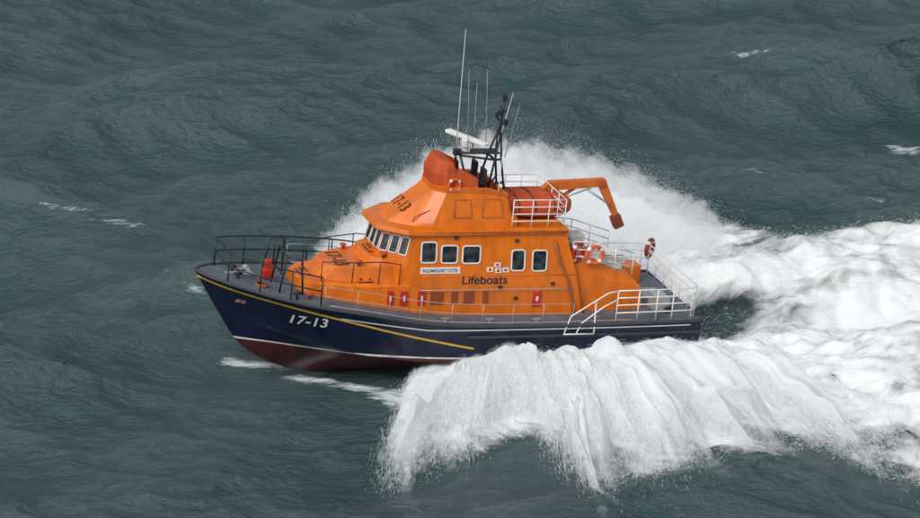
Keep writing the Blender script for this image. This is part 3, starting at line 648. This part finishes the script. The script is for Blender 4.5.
for kind,k,seed,d0,a_ in(('far',.9,3,.42,.7),('far',.76,6,.66,.7),('far',.6,8,.9,.6),('far',.45,15,1.0,.5),('near',1.0,22,.8,.55),('near',.78,28,.95,.55)):
    P,A,ns,nt=sheet(kind,k,seed,dens0=d0,amp_=a_); VV.append(P.reshape(-1,3));AA.append(A.reshape(-1,3));FF.append(gridfaces(ns,nt)+base);base+=ns*nt
o=bulk('sea_spray',np.concatenate(VV),np.concatenate(FF),SHEET,True,{'st':np.concatenate(AA)}); o['kind']='stuff'; o['label']='sheets of white sea spray thrown out beside the hull'; o['category']='spray'
def drops(kind,njet,per,sj=.008):
    js=rng.uniform(0,1,njet); jk=rng.beta(3,1.5,njet)*1.1
    idx=np.repeat(np.arange(njet),per); N_=len(idx)
    s=np.clip(js[idx]+rng.normal(0,sj,N_),0,1); k=jk[idx]*(1+rng.normal(0,.08,N_)); tau=rng.uniform(0.02,1,N_)**.85
    if kind=='far':
        tau=tau*.85; P,Vv=far_traj(s,tau,np.maximum(k,.05),rng.normal(0,.2,N_),rng.normal(0,.2,N_))
    else: P,Vv=near_traj(s,tau,k,rng.normal(0,.15,(N_,2)),rng.normal(0,.12,N_))
    P=P+rng.normal(0,.08 if kind=='near' else .12,(N_,3))*(.3+1.6*tau[:,None])
    return P,Vv
def dropmesh(name,parts,label):
    P=np.concatenate([p for p,_ in parts]);Vv=np.concatenate([v for _,v in parts])
    wz=water(P[:,0],P[:,1]); ok=P[:,2]>wz-.02; P=P[ok];Vv=Vv[ok];n=len(P)
    d=Vv/np.linalg.norm(Vv,axis=1,keepdims=True); d=d+rng.normal(0,.1,d.shape); d/=np.linalg.norm(d,axis=1,keepdims=True)
    ln=rng.gamma(2.2,.026,n)+.01; ra=rng.gamma(2.,.0012,n)+.0014
    a=rng.normal(0,1,(n,3)); a=np.cross(d,a); a/=np.linalg.norm(a,axis=1,keepdims=True)
    V=np.stack([P-d*ln[:,None],P+a*ra[:,None],P+d*ln[:,None],P-a*ra[:,None]],1).reshape(-1,3); i=np.arange(n)*4
    F=np.stack([i,i+1,i+2,i+3],1)
    o=bulk(name,V,F,SOLID,False); o['kind']='stuff'; o['label']=label; o['category']='spray'
NWK=140000
idx=rng.choice(np.flatnonzero((ms>.3).ravel()),NWK); px=FX.ravel()[idx]+rng.normal(0,.2,NWK); pyy=FY.ravel()[idx]+rng.normal(0,.2,NWK)
hz=H.ravel()[idx]; pz=water(px,pyy)+hz*.9+rng.exponential(.12,NWK)*(.3+hz)
wk=(np.stack([px,pyy,pz],-1),np.stack([np.full(NWK,3.)+rng.normal(0,1.5,NWK),rng.normal(0,2,NWK),rng.normal(1,1.5,NWK)],-1))
dropmesh('spray_droplets',[drops('far',1500,200),drops('near',260,1300,.0035),wk],'fine white droplets flung from the bow and wake')
# ---- soft mist: closed ragged bodies of thin uniform volume, one inside the other
def mistbody(name,pts,rads,dens,em,vox,dsp,label):
    bm=bmesh.new(); bmesh.ops.create_icosphere(bm,subdivisions=2,radius=1); bv=np.array([v.co[:] for v in bm.verts]); bf=np.array([[v.index for v in f.verts] for f in bm.faces]); bm.free()
    n=len(pts); V=(pts[:,None,:]+bv[None]*rads[:,None,None]).reshape(-1,3); F=(bf[None]+(np.arange(n)*len(bv))[:,None,None]).reshape(-1,3)
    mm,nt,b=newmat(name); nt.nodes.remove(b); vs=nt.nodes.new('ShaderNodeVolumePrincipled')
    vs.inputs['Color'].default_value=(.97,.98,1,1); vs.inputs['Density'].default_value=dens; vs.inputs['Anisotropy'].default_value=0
    vs.inputs['Emission Strength'].default_value=em*dens; vs.inputs['Emission Color'].default_value=(.93,.97,1,1)  # even glow added to the mist in place of light scattered inside it
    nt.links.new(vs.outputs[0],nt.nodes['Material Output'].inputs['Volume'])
    o=bulk(name,V,F,mm,True); o['kind']='stuff'; o['label']=label; o['category']='mist'
    rm=o.modifiers.new('union','REMESH'); rm.mode='VOXEL'; rm.voxel_size=vox; rm.use_smooth_shade=True
    tx=bpy.data.textures.new(name+'_tex','CLOUDS'); tx.noise_scale=.28; tx.noise_depth=5
    dm=o.modifiers.new('ragged','DISPLACE'); dm.texture=tx; dm.strength=dsp; dm.mid_level=.55; dm.texture_coords='LOCAL'
def farpts(NJ,per,tmax,kmul,r0,r1,jit):
    js=rng.uniform(.01,.99,NJ); jk=np.minimum(rng.beta(3,1.4,NJ),.93)*kmul; idx=np.repeat(np.arange(NJ),per); n=len(idx)
    tau=np.tile(np.linspace(.04,tmax,per),NJ)*rng.uniform(.9,1.1,n)
    P,_=far_traj(js[idx],tau,np.maximum(jk[idx],.1),rng.normal(0,jit,n),rng.normal(0,jit*.6,n)); return P,(r0+r1*tau)*rng.uniform(.5,1.2,n)
def nearpts(NJ,per,kmul,r0,r1,jit,kmax=1.0):
    js=rng.uniform(.02,.98,NJ); jk=np.minimum(rng.beta(3.5,1.4,NJ)*kmul,kmax); idx=np.repeat(np.arange(NJ),per); n=len(idx)
    tau=np.tile(np.linspace(.08,1.0,per),NJ)*rng.uniform(.97,1.01,n)
    P,_=near_traj(js[idx],tau,jk[idx],rng.normal(0,jit,(n,2)),rng.normal(0,jit,n)); return P,(r0+r1*tau)*rng.uniform(.6,1.1,n)
a1,r1=farpts(460,18,.62,.88,.1,.26,.14); a2,r2=nearpts(150,26,.95,.12,.03,.03)
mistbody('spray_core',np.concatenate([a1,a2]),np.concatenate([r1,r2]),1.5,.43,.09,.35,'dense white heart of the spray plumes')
a1,r1=farpts(560,16,.72,1.06,.14,.32,.3); a2,r2=nearpts(220,26,1.08,.17,.06,.06,1.06)
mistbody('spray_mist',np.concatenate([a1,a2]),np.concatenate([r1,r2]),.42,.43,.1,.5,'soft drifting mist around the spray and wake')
# ---------------------------------------------------------------- light, world, camera
wd_=bpy.data.worlds.new('World'); sc.world=wd_; wd_.use_nodes=True; nt=wd_.node_tree; bg=nt.nodes['Background']
sky=nt.nodes.new('ShaderNodeTexSky'); sky.sky_type='NISHITA'; sky.sun_disc=False
el=math.radians(48)
sky.sun_elevation=el; sky.dust_density=4; sky.air_density=1.5
hs=nt.nodes.new('ShaderNodeHueSaturation'); hs.inputs['Saturation'].default_value=.38
nt.links.new(sky.outputs[0],hs.inputs['Color']); nt.links.new(hs.outputs[0],bg.inputs[0]); bg.inputs[1].default_value=.12
sd_=Vector((-.45*1,-.75,0)).normalized(); sunvec=Vector((sd_.x*math.cos(el),sd_.y*math.cos(el),math.sin(el)))
sky.sun_rotation=math.atan2(sunvec.x,sunvec.y)
su=bpy.data.lights.new('sun','SUN'); su.energy=1.4; su.angle=math.radians(22); su.color=(1,.97,.92)
so=bpy.data.objects.new('sun',su); COL.objects.link(so); so.rotation_euler=sunvec.to_track_quat('Z','Y').to_euler()
cam=bpy.data.cameras.new('camera'); co=bpy.data.objects.new('camera',cam); COL.objects.link(co)
D=140; e=math.radians(20); co.location=T+Vector((0,-D*math.cos(e),D*math.sin(e)))
co.rotation_euler=(math.radians(90)-e,0,0); cam.lens=160; cam.sensor_width=36; cam.clip_end=12000; cam.clip_start=1
sc.camera=co
